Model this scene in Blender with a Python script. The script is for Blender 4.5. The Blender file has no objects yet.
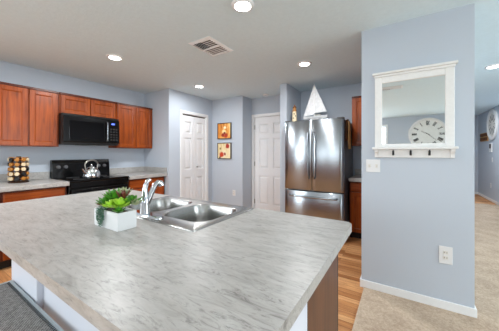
import bpy, bmesh, math, random
from math import pi, sin, cos
from mathutils import Vector, Matrix

random.seed(7)
SC = bpy.context.scene
COL = SC.collection

# ------------------------------------------------------------------ camera, light, exposure
F, YAW, CZ, HOR = 237.0, 0.5701, 1.2844, 152.8
cam = bpy.data.cameras.new('camera')
cam.sensor_width = 36.0
cam.sensor_fit = 'HORIZONTAL'
cam.lens = F * 36.0 / 499.0
cam.shift_y = -(165.5 - HOR) / 499.0
cam.clip_start = 0.02
camo = bpy.data.objects.new('camera', cam)
COL.objects.link(camo)
camo.location = (0, 0, CZ)
camo.rotation_euler = (pi / 2, 0, YAW - pi / 2)
SC.camera = camo

SC.view_settings.view_transform = 'Standard'
SC.view_settings.look = 'None'
SC.view_settings.gamma = 1.0
SC.view_settings.use_curve_mapping = False
SC.view_settings.exposure = 0.35
SC.cycles.max_bounces = 12
SC.cycles.diffuse_bounces = 8
SC.cycles.glossy_bounces = 6
SC.cycles.sample_clamp_indirect = 4.0

W = bpy.data.worlds.new('world')
SC.world = W
W.use_nodes = True
nt = W.node_tree
nt.nodes.clear()
wo = nt.nodes.new('ShaderNodeOutputWorld')
bg = nt.nodes.new('ShaderNodeBackground')
tc = nt.nodes.new('ShaderNodeTexCoord')
sx = nt.nodes.new('ShaderNodeSeparateXYZ')
cr = nt.nodes.new('ShaderNodeValToRGB')
cr.color_ramp.elements[0].position = 0.48
cr.color_ramp.elements[0].color = (0.35, 0.36, 0.33, 1)
cr.color_ramp.elements[1].position = 0.53
cr.color_ramp.elements[1].color = (0.85, 0.93, 1.0, 1)
ma = nt.nodes.new('ShaderNodeMath')
ma.operation = 'MULTIPLY_ADD'
ma.inputs[1].default_value = 0.5
ma.inputs[2].default_value = 0.5
nt.links.new(tc.outputs['Generated'], sx.inputs[0])
nt.links.new(sx.outputs['Z'], ma.inputs[0])
nt.links.new(ma.outputs[0], cr.inputs[0])
nt.links.new(cr.outputs[0], bg.inputs[0])
bg.inputs[1].default_value = 2.0
nt.links.new(bg.outputs[0], wo.inputs[0])


def daylight(name, loc, rot, sx_, sy_, watts, color=(0.90, 0.97, 1.0)):
    l = bpy.data.lights.new(name, 'AREA')
    l.shape = 'RECTANGLE'
    l.size, l.size_y = sx_, sy_
    l.energy = watts
    l.color = color
    o = bpy.data.objects.new(name, l)
    o.location = loc
    o.rotation_euler = rot
    COL.objects.link(o)
    return o


# daylight entering by the openings behind the camera (rear and living windows are added to brighten the stove wall)
daylight('daylight_sliding_door', (-4.16, 1.66, 1.08), (0, -pi / 2, 0), 2.1, 2.4, 34)
daylight('added_light_rear', (-4.16, -2.75, 1.25), (0, -pi / 2, 0), 1.85, 2.45, 36)  # fill light in an added rear opening, meant for the stove wall
daylight('daylight_side_window', (-2.3, 4.33, 1.5), (-pi / 2, 0, 0), 1.75, 1.15, 60)
daylight('added_light_living', (1.8, -4.26, 1.45), (pi / 2, 0, 0), 2.75, 1.45, 90)  # fill light; its unseen window is added and placed for the stove wall
LAMP_W = 6.5
AISLE_W = 17.0
LAMP_GLOW = 14.0


# ------------------------------------------------------------------ materials
def lin(c):
    c = c / 255.0
    return c / 12.92 if c <= 0.04045 else ((c + 0.055) / 1.055) ** 2.4


def rgb(r, g, b):
    return (lin(r), lin(g), lin(b), 1.0)


def new_mat(name):
    m = bpy.data.materials.new(name)
    m.use_nodes = True
    n = m.node_tree
    return m, n, n.nodes['Principled BSDF']


def add_bump(n, p, height, strength, dist=0.01):
    b = n.nodes.new('ShaderNodeBump')
    b.inputs['Strength'].default_value = strength
    b.inputs['Distance'].default_value = dist
    n.links.new(height, b.inputs['Height'])
    n.links.new(b.outputs[0], p.inputs['Normal'])


def coords(n, scale=(1, 1, 1), rot=(0, 0, 0), loc=(0, 0, 0)):
    t = n.nodes.new('ShaderNodeTexCoord')
    mp = n.nodes.new('ShaderNodeMapping')
    mp.inputs['Scale'].default_value = scale
    mp.inputs['Rotation'].default_value = rot
    mp.inputs['Location'].default_value = loc
    n.links.new(t.outputs['Object'], mp.inputs[0])
    return mp.outputs[0]


def noise(n, vec, scale, detail=3.0, rough=0.5, dist=0.0):
    t = n.nodes.new('ShaderNodeTexNoise')
    t.inputs['Scale'].default_value = scale
    t.inputs['Detail'].default_value = detail
    t.inputs['Roughness'].default_value = rough
    t.inputs['Distortion'].default_value = dist
    n.links.new(vec, t.inputs['Vector'])
    return t.outputs['Fac']


def ramp(n, fac, stops):
    r = n.nodes.new('ShaderNodeValToRGB')
    e = r.color_ramp.elements
    while len(e) < len(stops):
        e.new(0.5)
    for el, (p, c) in zip(e, stops):
        el.position = p
        el.color = c
    n.links.new(fac, r.inputs[0])
    return r.outputs[0]


def mixc(n, fac, a, b, mode='MIX'):
    m = n.nodes.new('ShaderNodeMix')
    m.data_type = 'RGBA'
    m.blend_type = mode
    for sock, v in ((m.inputs[0], fac), (m.inputs[6], a), (m.inputs[7], b)):
        if hasattr(v, 'links'):
            n.links.new(v, sock)
        else:
            sock.default_value = v
    return m.outputs[2]


def plain(name, col, rough=0.5, metal=0.0, var=0.04, scale=12.0, coat=0.0):
    """solid colour with a faint procedural mottling"""
    m, n, p = new_mat(name)
    v = coords(n)
    f = noise(n, v, scale)
    a = tuple(max(0, c * (1 - var)) for c in col[:3]) + (1,)
    b = tuple(min(1, c * (1 + var)) for c in col[:3]) + (1,)
    n.links.new(ramp(n, f, [(0.3, a), (0.7, b)]), p.inputs['Base Color'])
    p.inputs['Roughness'].default_value = rough
    p.inputs['Metallic'].default_value = metal
    p.inputs['Coat Weight'].default_value = coat
    return m


def paint(name, col, bump=0.12, scale=180.0, rough=0.65):
    m, n, p = new_mat(name)
    v = coords(n)
    f = noise(n, v, 1.6, 2)
    a = tuple(c * 0.975 for c in col[:3]) + (1,)
    n.links.new(ramp(n, f, [(0.3, a), (0.7, col)]), p.inputs['Base Color'])
    p.inputs['Roughness'].default_value = rough
    add_bump(n, p, noise(n, v, scale, 4), bump, 0.004)
    return m


def knockdown(name, col):
    m, n, p = new_mat(name)
    v = coords(n)
    n.links.new(ramp(n, noise(n, v, 30, 4), [(0.3, tuple(c * .96 for c in col[:3]) + (1,)), (0.7, col)]), p.inputs['Base Color'])
    p.inputs['Roughness'].default_value = 0.85
    h = ramp(n, noise(n, v, 38, 3, .6), [(0.45, (0, 0, 0, 1)), (0.6, (1, 1, 1, 1))])
    add_bump(n, p, h, 0.12, 0.004)
    return m


def wood(name, dark, mid, light, grain='Z', rough=0.34, coat=0.1, sc=1.0):
    m, n, p = new_mat(name)
    s = {'Z': (14 * sc, 14 * sc, 0.9 * sc), 'Y': (14 * sc, 0.9 * sc, 14 * sc), 'X': (0.9 * sc, 14 * sc, 14 * sc)}[grain]
    v = coords(n, s)
    f = noise(n, v, 2.2, 5, 0.6, 0.6)
    c = ramp(n, f, [(0.25, dark), (0.5, mid), (0.78, light)])
    big = noise(n, coords(n), 2.5, 2)
    c = mixc(n, ramp(n, big, [(0.35, (0, 0, 0, 1)), (0.7, (0.45, 0.45, 0.45, 1))]), c, dark)
    n.links.new(c, p.inputs['Base Color'])
    p.inputs['Roughness'].default_value = rough
    p.inputs['Coat Weight'].default_value = coat
    p.inputs['Coat Roughness'].default_value = 0.25
    p.inputs['Specular IOR Level'].default_value = 0.3
    return m


def laminate(name):
    m, n, p = new_mat(name)
    f1 = noise(n, coords(n, (1.0, 0.24, 1.0), (0, 0, 0.30)), 26, 9, 0.74, 0.9)
    f2 = noise(n, coords(n, (1.0, 0.22, 1.0), (0, 0, 0.42)), 58, 7, 0.76, 1.4)
    f3 = noise(n, coords(n), 5.0, 4, 0.6)
    base = ramp(n, f1, [(0.30, rgb(146, 143, 139)), (0.5, rgb(178, 175, 172)), (0.66, rgb(192, 190, 187))])
    vein = ramp(n, f2, [(0.35, rgb(158, 156, 154)), (0.47, rgb(236, 236, 235)), (1.0, rgb(246, 246, 246))])
    c = mixc(n, 0.85, base, vein, 'MULTIPLY')
    c = mixc(n, ramp(n, f3, [(0.35, (0, 0, 0, 1)), (0.75, (0.3, 0.3, 0.3, 1))]), c, rgb(186, 183, 180))
    n.links.new(c, p.inputs['Base Color'])
    p.inputs['Roughness'].default_value = 0.36
    return m


def planks(name):
    m, n, p = new_mat(name)
    b = n.nodes.new('ShaderNodeTexBrick')
    b.offset = 0.37
    b.offset_frequency = 2
    b.inputs['Scale'].default_value = 1.0
    b.inputs['Brick Width'].default_value = 0.62
    b.inputs['Row Height'].default_value = 0.066
    b.inputs['Mortar Size'].default_value = 0.0012
    b.inputs['Mortar Smooth'].default_value = 0.2
    b.inputs['Color1'].default_value = (0, 0, 0, 1)
    b.inputs['Color2'].default_value = (1, 1, 1, 1)
    b.inputs['Mortar'].default_value = (0.1, 0.1, 0.1, 1)
    n.links.new(coords(n, (1, 1, 1), (0, 0, pi / 2)), b.inputs['Vector'])
    tone = ramp(n, b.outputs['Color'], [(0.0, rgb(166, 112, 70)), (0.5, rgb(204, 150, 102)), (1.0, rgb(230, 182, 132))])
    g = noise(n, coords(n, (16, 1.2, 16)), 3.0, 5, 0.6, 0.8)
    c = mixc(n, 0.55, tone, ramp(n, g, [(0.3, rgb(150, 110, 80)), (0.65, rgb(255, 245, 230))]), 'MULTIPLY')
    c = mixc(n, b.outputs['Fac'], c, rgb(86, 52, 30))
    n.links.new(c, p.inputs['Base Color'])
    p.inputs['Roughness'].default_value = 0.45
    p.inputs['Specular IOR Level'].default_value = 0.18
    return m


def carpet_mat(name, a, b):
    m, n, p = new_mat(name)
    v = coords(n)
    f = noise(n, v, 55, 6, 0.75)
    f2 = noise(n, v, 5, 3)
    c = ramp(n, f, [(0.3, a), (0.7, b)])
    c = mixc(n, 0.3, c, ramp(n, f2, [(0.3, a), (0.7, b)]))
    n.links.new(c, p.inputs['Base Color'])
    p.inputs['Roughness'].default_value = 1.0
    p.inputs['Specular IOR Level'].default_value = 0.1
    add_bump(n, p, f, 0.6, 0.012)
    return m


def woven(name, a, b):
    m, n, p = new_mat(name)
    w = n.nodes.new('ShaderNodeTexWave')
    w.inputs['Scale'].default_value = 26
    w.inputs['Distortion'].default_value = 3.5
    w.inputs['Detail'].default_value = 3
    w.inputs['Detail Scale'].default_value = 5
    n.links.new(coords(n, (1, 1, 1), (0, 0, 0.7)), w.inputs['Vector'])
    f = noise(n, coords(n), 45, 5, 0.8)
    c = mixc(n, 0.5, ramp(n, w.outputs['Fac'], [(0.2, a), (0.8, b)]), ramp(n, f, [(0.35, a), (0.65, b)]))
    n.links.new(c, p.inputs['Base Color'])
    p.inputs['Roughness'].default_value = 0.95
    add_bump(n, p, w.outputs['Fac'], 0.5, 0.006)
    return m


def steel(name, col, rough=0.25, axis='X', aniso=0.0):
    m, n, p = new_mat(name)
    s = {'X': (1.5, 90, 90), 'Z': (90, 90, 1.5), 'Y': (90, 1.5, 90)}[axis]
    f = noise(n, coords(n, s), 3, 4, 0.6)
    a = tuple(c * 0.93 for c in col[:3]) + (1,)
    n.links.new(ramp(n, f, [(0.3, a), (0.7, col)]), p.inputs['Base Color'])
    p.inputs['Metallic'].default_value = 1.0
    p.inputs['Roughness'].default_value = rough
    add_bump(n, p, f, 0.03, 0.001)
    return m


def emit(name, col, strength):
    m, n, p = new_mat(name)
    p.inputs['Base Color'].default_value = col
    p.inputs['Emission Color'].default_value = col
    p.inputs['Emission Strength'].default_value = strength
    return m


def blob_art(name, ground, blobs):
    """abstract canvas: soft ground with round coloured blooms at (x, z, radius, colour)"""
    m, n, p = new_mat(name)
    v = coords(n)
    g1, g2, g3 = ground
    c = ramp(n, noise(n, coords(n, (1, 1, 0.35)), 9, 4, 0.6, 0.5), [(0.3, g1), (0.5, g2), (0.7, g3)])
    wob = n.nodes.new('ShaderNodeTexNoise')
    wob.inputs['Scale'].default_value = 22
    n.links.new(v, wob.inputs['Vector'])
    for x, z, r, colr in blobs:
        d = n.nodes.new('ShaderNodeVectorMath')
        d.operation = 'DISTANCE'
        fl = n.nodes.new('ShaderNodeVectorMath')
        fl.operation = 'MULTIPLY'
        fl.inputs[1].default_value = (1, 0, 1)
        n.links.new(v, fl.inputs[0])
        n.links.new(fl.outputs[0], d.inputs[0])
        d.inputs[1].default_value = (x, 0, z)
        ad = n.nodes.new('ShaderNodeMath')
        ad.operation = 'MULTIPLY_ADD'
        ad.inputs[1].default_value = 0.05
        n.links.new(wob.outputs['Fac'], ad.inputs[0])
        n.links.new(d.outputs['Value'], ad.inputs[2])
        f = ramp(n, ad.outputs[0], [(max(0, r + 0.01), (1, 1, 1, 1)), (r + 0.035, (0, 0, 0, 1))])
        c = mixc(n, f, c, colr)
    n.links.new(c, p.inputs['Base Color'])
    p.inputs['Roughness'].default_value = 0.6
    return m


M = {}
M['wall'] = paint('wall_paint', rgb(184, 193, 204))
M['ceiling'] = knockdown('ceiling_paint', rgb(215, 233, 240))
M['trim'] = plain('trim_white', rgb(228, 229, 230), 0.4, var=0.015)
M['door'] = plain('door_white', rgb(226, 227, 229), 0.42, var=0.015)
M['cherry'] = wood('cherry_wood', rgb(92, 36, 6), rgb(160, 72, 16), rgb(194, 98, 26))
M['cherry_h'] = wood('cherry_wood_drawer', rgb(92, 36, 6), rgb(160, 72, 16), rgb(194, 98, 26), 'X')
M['cherry_dark'] = wood('cherry_wood_carcass', rgb(62, 24, 12), rgb(88, 36, 18), rgb(110, 48, 24))
M['island_wood'] = wood('island_end_wood', rgb(70, 38, 20), rgb(96, 56, 30), rgb(112, 68, 38), rough=0.4, coat=0.1)
M['laminate'] = laminate('grey_laminate')
M['planks'] = planks('oak_planks')
M['carpet'] = carpet_mat('beige_carpet', rgb(150, 130, 111), rgb(212, 193, 172))
M['weave'] = woven('grey_weave', rgb(78, 76, 74), rgb(172, 170, 166))
M['bench_paint'] = plain('bench_paint', rgb(176, 188, 192), 0.5)
M['bench_cord'] = plain('bench_cord', rgb(84, 86, 86), 0.8)
M['black'] = plain('black_enamel', rgb(10, 10, 11), 0.16)
M['black'].node_tree.nodes['Principled BSDF'].inputs['Specular IOR Level'].default_value = 0.35
M['black_glass'] = plain('black_glass', rgb(4, 4, 5), 0.06)
M['black_matte'] = plain('black_matte', rgb(16, 16, 17), 0.5)
M['steel'] = steel('brushed_steel', rgb(164, 170, 176), 0.22, 'X')
_n = M['steel'].node_tree
_p = _n.nodes['Principled BSDF']
_p.inputs['Anisotropic'].default_value = 0.85
_p.inputs['Anisotropic Rotation'].default_value = 0.25
_c = _n.nodes.new('ShaderNodeCombineXYZ')
_c.inputs[1].default_value = 1.0
_n.links.new(_c.outputs[0], _p.inputs['Tangent'])
M['steel_sink'] = steel('sink_steel', rgb(176, 175, 173), 0.27, 'Y')
M['chrome'] = plain('chrome', rgb(205, 207, 210), 0.1, 1.0, var=0.01)
M['nickel'] = plain('satin_nickel', rgb(170, 168, 162), 0.3, 1.0, var=0.01)
M['fridge_side'] = plain('fridge_side', rgb(92, 93, 96), 0.45)
M['mirror'] = plain('mirror_glass', rgb(236, 240, 242), 0.02, 1.0, var=0.0)
M['white_wood'] = plain('distressed_white', rgb(226, 226, 225), 0.5, var=0.025, scale=40)
M['sail'] = plain('sail_canvas', rgb(206, 207, 208), 0.9, var=0.10, scale=30)
M['white'] = plain('white_plastic', rgb(220, 221, 222), 0.35, var=0.01)
M['offwhite'] = plain('off_white', rgb(216, 214, 208), 0.5)
M['island_white'] = paint('island_panel_paint', rgb(212, 215, 224), 0.05)
M['soil'] = plain('soil', rgb(52, 42, 34), 0.95, var=0.3, scale=60)
M['leaf_green'] = plain('leaf_green', rgb(72, 138, 34), 0.4, var=0.35, scale=30)
M['leaf_lime'] = plain('leaf_lime', rgb(158, 200, 60), 0.4, var=0.3, scale=30)
M['leaf_red'] = plain('leaf_red', rgb(110, 48, 38), 0.4, var=0.35, scale=40)
M['leaf_teal'] = plain('leaf_teal', rgb(38, 96, 66), 0.45, var=0.3, scale=30)
M['leaf_pale'] = plain('leaf_pale', rgb(150, 158, 120), 0.45, var=0.25, scale=30)
M['gold_wood'] = plain('amber_wood', rgb(170, 112, 44), 0.4, var=0.2)
M['tan'] = plain('tan_cloth', rgb(176, 134, 86), 0.9, var=0.2)
M['brown'] = plain('brown_cloth', rgb(92, 54, 28), 0.9, var=0.2)
M['dial'] = plain('clock_dial', rgb(232, 232, 228), 0.5)
M['ink'] = plain('black_ink', rgb(22, 22, 24), 0.5)
M['vent_dark'] = plain('vent_dark', rgb(58, 56, 54), 0.7)
M['lamp'] = emit('lamp_diffuser', (1.0, 0.985, 0.96, 1), LAMP_GLOW)
M['blue_led'] = emit('blue_display', (0.10, 0.18, 0.95, 1), 0.7)
M['spice_a'] = plain('spice_amber', rgb(150, 96, 30), 0.3, var=0.4, scale=40)
M['spice_b'] = plain('spice_brown', rgb(84, 44, 20), 0.3, var=0.4, scale=40)
M['spice_c'] = plain('spice_red', rgb(150, 84, 50), 0.3, var=0.4, scale=40)
M['cap'] = plain('cream_cap', rgb(224, 200, 164), 0.35, var=0.08)
M['rack'] = plain('rack_dark', rgb(50, 28, 14), 0.35)
M['lighthouse'] = plain('lighthouse_cream', rgb(222, 206, 172), 0.6, var=0.1)
M['art_a'] = blob_art('canvas_blossom', (rgb(150, 60, 14), rgb(226, 150, 60), rgb(240, 214, 150)),
                      [(0.0, -0.02, 0.05, rgb(248, 226, 168)), (-0.03, -0.09, 0.045, rgb(150, 36, 12)), (0.05, -0.10, 0.05, rgb(176, 48, 14)),
                       (0.01, -0.05, 0.03, rgb(120, 24, 10)), (0.02, 0.07, 0.03, rgb(250, 240, 205))])
M['art_b'] = blob_art('canvas_poppies', (rgb(206, 176, 110), rgb(232, 214, 170), rgb(240, 232, 205)),
                      [(0.09, 0.10, 0.05, rgb(170, 40, 14)), (-0.07, -0.08, 0.06, rgb(196, 60, 18)), (0.02, -0.07, 0.03, rgb(150, 34, 12)),
                       (-0.10, 0.05, 0.025, rgb(120, 96, 34)), (-0.12, -0.15, 0.03, rgb(90, 50, 20))])


# ------------------------------------------------------------------ mesh helpers
class MB:
    def __init__(self):
        self.bm = bmesh.new()

    def box(self, x0, x1, y0, y1, z0, z1, bev=0.0, seg=2):
        b = bmesh.new()
        bmesh.ops.create_cube(b, size=1.0)
        for v in b.verts:
            v.co = Vector(((x0 + x1) / 2 + v.co.x * (x1 - x0), (y0 + y1) / 2 + v.co.y * (y1 - y0), (z0 + z1) / 2 + v.co.z * (z1 - z0)))
        if bev > 0:
            bmesh.ops.bevel(b, geom=b.edges[:], offset=bev, segments=seg, affect='EDGES', profile=0.5)
        self._merge(b)
        return self

    def _merge(self, b):
        me = bpy.data.meshes.new('tmp')
        b.to_mesh(me)
        b.free()
        self.bm.from_mesh(me)
        bpy.data.meshes.remove(me)

    def loft(self, loops, close=True, cap0=False, cap1=False):
        rows = [[self.bm.verts.new(p) for p in l] for l in loops]
        n = len(rows[0])
        for a, b in zip(rows, rows[1:]):
            for i in range(n if close else n - 1):
                j = (i + 1) % n
                try:
                    self.bm.faces.new((a[i], a[j], b[j], b[i]))
                except ValueError:
                    pass
        if cap0:
            self.bm.faces.new(rows[0][::-1])
        if cap1:
            self.bm.faces.new(rows[-1])
        return self

    def lathe(self, prof, cx=0, cy=0, cz=0, n=24, axis='Z'):
        loops = []
        for r, h in prof:
            l = []
            for k in range(n):
                a = 2 * pi * k / n
                u, v = r * cos(a), r * sin(a)
                p = {'Z': (u, v, h), 'Y': (u, h, v), 'X': (h, u, v)}[axis]
                l.append((cx + p[0], cy + p[1], cz + p[2]))
            loops.append(l)
        return self.loft(loops, True, prof[0][0] > 1e-6, prof[-1][0] > 1e-6)

    def tube(self, pts, r, n=10, cap=True):
        pts = [Vector(p) for p in pts]
        rs = r if isinstance(r, (list, tuple)) else [r] * len(pts)
        loops = []
        prev = None
        for i, p in enumerate(pts):
            t = (pts[min(i + 1, len(pts) - 1)] - pts[max(i - 1, 0)]).normalized()
            if prev is None:
                u = t.orthogonal().normalized()
            else:
                u = (prev - t * prev.dot(t)).normalized()
            prev = u
            w = t.cross(u)
            loops.append([p + (u * cos(2 * pi * k / n) + w * sin(2 * pi * k / n)) * rs[i] for k in range(n)])
        return self.loft(loops, True, cap, cap)

    def build(self, name, mat, parent=None, smooth=False, label=None, loc=None):
        bm = self.bm
        bmesh.ops.remove_doubles(bm, verts=bm.verts, dist=1e-6)
        bmesh.ops.recalc_face_normals(bm, faces=bm.faces)
        me = bpy.data.meshes.new(name)
        bm.to_mesh(me)
        bm.free()
        mats = mat if isinstance(mat, list) else [mat]
        for m_ in mats:
            me.materials.append(m_)
        if smooth:
            for p in me.polygons:
                p.use_smooth = True
            try:
                me.set_sharp_from_angle(angle=math.radians(40))
            except Exception:
                pass
        o = bpy.data.objects.new(name, me)
        COL.objects.link(o)
        if parent:
            o.parent = parent
        if label:
            o['label'] = label
        if loc:
            o.location = loc
        return o


def tag(o, label, cat, group=None, kind=None):
    o['label'] = label
    o['category'] = cat
    if group:
        o['group'] = group
    if kind:
        o['kind'] = kind
    return o


def thing(name, label, cat, loc=(0, 0, 0), rz=0.0, group=None):
    o = bpy.data.objects.new(name, None)
    o.empty_display_size = 0.1
    COL.objects.link(o)
    o.location = loc
    o.rotation_euler = (0, 0, rz)
    return tag(o, label, cat, group)


def dup(root, loc, label, group=None, rz=None):
    r = root.copy()
    COL.objects.link(r)
    r.location = loc
    if rz is not None:
        r.rotation_euler = (0, 0, rz)
    r['label'] = label
    if group:
        r['group'] = group
    for ch in list(root.children):
        c = ch.copy()
        COL.objects.link(c)
        c.parent = r
        for g in list(ch.children):
            d = g.copy()
            COL.objects.link(d)
            d.parent = c
    return r


def struct(o):
    o['kind'] = 'structure'
    return o


def rrect(x0, x1, y0, y1, r, z, n=6):
    pts = []
    for cx, cy, a0 in ((x1 - r, y1 - r, 0), (x0 + r, y1 - r, pi / 2), (x0 + r, y0 + r, pi), (x1 - r, y0 + r, 1.5 * pi)):
        for k in range(n + 1):
            a = a0 + pi / 2 * k / n
            pts.append((cx + r * cos(a), cy + r * sin(a), z))
    return pts


def plate_with_holes(outer, holes):
    """a flat bmesh filled between an outer loop and hole loops"""
    b = bmesh.new()
    ed = []
    for loop in [outer] + holes:
        vs = [b.verts.new(p) for p in loop]
        for i in range(len(vs)):
            ed.append(b.edges.new((vs[i], vs[(i + 1) % len(vs)])))
    bmesh.ops.triangle_fill(b, use_beauty=True, use_dissolve=False, edges=ed)
    return b


# ------------------------------------------------------------------ the room
H = 2.449
XB = 4.34            # back wall (doors and fridge)
YL = 4.275           # stove wall
XR = -4.1            # wall behind the camera
P_FACE = -pi / 2     # rotation of things that face -X


def wall_x(name, x0, x1, y0, y1, openings=(), mat=None):
    """wall running along Y (thickness in X); openings (y0,y1,z0,z1)"""
    m = MB()
    y = y0
    for a, b, z0, z1 in sorted(openings):
        m.box(x0, x1, y, a, 0, H)
        if z0 > 0:
            m.box(x0, x1, a, b, 0, z0)
        m.box(x0, x1, a, b, z1, H)
        y = b
    m.box(x0, x1, y, y1, 0, H)
    return struct(m.build(name, mat or M['wall']))


def wall_y(name, y0, y1, x0, x1, openings=()):
    m = MB()
    x = x0
    for a, b, z0, z1 in sorted(openings):
        m.box(x, a, y0, y1, 0, H)
        if z0 > 0:
            m.box(a, b, y0, y1, 0, z0)
        m.box(a, b, y0, y1, z1, H)
        x = b
    m.box(x, x1, y0, y1, 0, H)
    return struct(m.build(name, M['wall']))


struct(MB().box(-4.3, 10.2, -4.4, 4.45, -0.1, 0.0).build('floor', M['planks']))
cp = MB()
cp.box(-4.1, 2.498, -4.2, 0.30, 0.0, 0.008)
cp.box(2.498, 8.15, -4.2, -0.479, 0.0, 0.008)
struct(cp.build('floor_carpet', M['carpet']))
struct(MB().box(-4.3, 10.2, -4.4, 4.45, H, H + 0.1).build('ceiling', M['ceiling']))

XRET, YPAN, XPIC, YJOG = 2.82, 3.54, 3.99, 2.727
wall_y('wall_left', YL, YL + 0.12, -4.22, XRET, [(-3.2, -1.4, 0.9, 2.1)])
wall_x('wall_return', XRET, XRET + 0.1, YPAN, YL + 0.12)
PD0, PD1 = 3.13, 3.79          # pantry door opening in X
wall_y('wall_pantry', YPAN, YPAN + 0.1, XRET + 0.1, XPIC + 0.1, [(PD0, PD1, 0, 2.045)])
wall_x('wall_picture', XPIC, XPIC + 0.1, YJOG, YPAN)
wall_y('wall_jog', YJOG, YJOG + 0.1, XPIC + 0.1, XB + 0.12)
BD0, BD1 = 1.87, 2.665         # back door opening in Y
wall_x('wall_back', XB, XB + 0.12, -0.36, YJOG, [(BD0, BD1, 0, 2.045)])
wall_x('wall_stub', 3.68, XB, 1.62, 1.74)
wall_x('wall_partition', 2.498, 2.62, -0.479, 0.323)
wall_y('wall_hall', -0.479, -0.36, 2.62, 10.0)
wall_x('wall_hall_end', 10.0, 10.12, -2.12, -0.36)
wall_y('wall_right', -2.12, -2.0, 5.2, 10.0)
wall_x('wall_living_end', 5.2, 5.32, -4.2, -2.12)
wall_y('wall_living', -4.32, -4.2, -4.22, 5.32, [(0.4, 3.2, 0.7, 2.2)])  # opening added and placed to send light to the stove wall
wall_x('wall_rear', XR - 0.12, XR, -4.2, YL, [(0.44, 2.88, 0.0, 2.16), (-4.0, -1.5, 0.3, 2.2)])  # sliding door opening, plus a raised one added for fill light

# openings behind the camera: frames only, the daylight comes through them
def frame_in_x(name, x, y0, y1, z0, z1, mull):
    m = MB()
    w = 0.06
    m.box(x - 0.05, x + 0.02, y0 - w, y0, z0, z1 + w)
    m.box(x - 0.05, x + 0.02, y1, y1 + w, z0, z1 + w)
    m.box(x - 0.05, x + 0.02, y0, y1, z1, z1 + w)
    for q in mull:
        m.box(x - 0.05, x + 0.0, q - 0.03, q + 0.03, z0, z1)
    return struct(m.build(name, M['trim']))


def frame_in_y(name, y, s, x0, x1, z0, z1, mull):
    m = MB()
    w = 0.05
    ya, yb = sorted((y - s * 0.05, y + s * 0.02))
    m.box(x0 - w, x0, ya, yb, z0 - w, z1 + w)
    m.box(x1, x1 + w, ya, yb, z0 - w, z1 + w)
    m.box(x0, x1, ya, yb, z1, z1 + w)
    m.box(x0, x1, ya, yb, z0 - w, z0)
    for q in mull:
        m.box(q - 0.02, q + 0.02, ya, yb, z0, z1)
    return struct(m.build(name, M['trim']))


frame_in_x('door_1', XR, 0.44, 2.88, 0.0, 2.16, [1.66])
frame_in_x('added_window_rear', XR, -4.0, -1.5, 0.3, 2.2, [-2.75])  # frame around the added rear opening
frame_in_y('window_1', YL, -1, -3.2, -1.4, 0.9, 2.1, [-2.3])
frame_in_y('added_window_living', -4.2, 1, 0.4, 3.2, 0.7, 2.2, [1.8])  # frame around the added living-side opening


# baseboards
def base_strip(name, pts):
    """pts: list of (x0,x1,y0,y1) strips with a small chamfer"""
    m = MB()
    for x0, x1, y0, y1 in pts:
        m.box(x0, x1, y0, y1, 0.0, 0.075, 0.003, 1)
    return struct(m.build(name, M['trim']))


t = 0.013
base_strip('baseboard_partition', [(2.498 - t, 2.498, -0.479 - t, 0.323 + t), (2.498, 2.62, 0.323, 0.323 + t), (2.498, 2.62, -0.479 - t, -0.479)])
base_strip('baseboard_pantry', [(XRET, PD0 - 0.06, YPAN - t, YPAN), (PD1 + 0.06, XPIC - t, YPAN - t, YPAN)])
base_strip('baseboard_picture', [(XPIC - t, XPIC, YJOG - t, YPAN - t), (XPIC, XB - t, YJOG - t, YJOG)])
base_strip('baseboard_right', [(5.2, 10.0, -2.0, -2.0 + t)])
base_strip('baseboard_hall', [(10.0 - t, 10.0, -2.0 + t, -0.479)])
base_strip('baseboard_rear', [(XR, XR + t, -4.2, 0.36), (XR, XR + t, 2.94, YL)])
base_strip('baseboard_stub', [(3.68 - t, 3.68, 1.62, 1.74)])


# ------------------------------------------------------------------ inside doors
def door_leaf(m, x0, x1, z0, z1, cols, y0=0.0, th=0.035, stile=0.11, rails=None):
    """panelled leaf, front at y0 (facing -y)"""
    zs = rails
    # back slab at the recess depth
    m.box(x0, x1, y0 + 0.018, y0 + th, z0, z1)
    w = (x1 - x0 - stile * (cols + 1)) / cols
    for c in range(cols + 1):
        xa = x0 + c * (w + stile)
        m.box(xa, xa + stile, y0, y0 + 0.02, z0, z1, 0.003, 1)
    edges = [z0] + [q for r in zs for q in r] + [z1]
    for k in range(0, len(edges), 2):
        m.box(x0 + 0.01, x1 - 0.01, y0 + 0.0005, y0 + 0.02, edges[k], edges[k + 1], 0.003, 1)
    for a, b in zs:
        for c in range(cols):
            xa = x0 + stile + c * (w + stile)
            g = 0.014
            m.loft([[(xa + g, y0 + 0.0182, a + g), (xa + w - g, y0 + 0.0182, a + g), (xa + w - g, y0 + 0.0182, b - g), (xa + g, y0 + 0.0182, b - g)],
                    [(xa + g + .028, y0 + 0.004, a + g + .028), (xa + w - g - .028, y0 + 0.004, a + g + .028), (xa + w - g - .028, y0 + 0.004, b - g - .028), (xa + g + .028, y0 + 0.004, b - g - .028)]],
                   True, False, True)


def casing(x0, x1, z1, w=0.057):
    m = MB()
    m.box(x0 - w, x0, -0.016, 0.0, 0, z1 + w, 0.004, 2)
    m.box(x1, x1 + w, -0.016, 0.0, 0, z1 + w, 0.004, 2)
    m.box(x0, x1, -0.016, 0.0, z1, z1 + w, 0.004, 2)
    # jambs lining the opening
    m.box(x0 - 0.001, x0 + 0.006, 0.0, 0.09, 0, z1)
    m.box(x1 - 0.006, x1 + 0.001, 0.0, 0.09, 0, z1)
    m.box(x0, x1, 0.0, 0.09, z1 - 0.006, z1 + 0.001)
    return m


RAILS = [(0.20, 0.80), (0.96, 1.58), (1.68, 1.90)]
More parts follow.
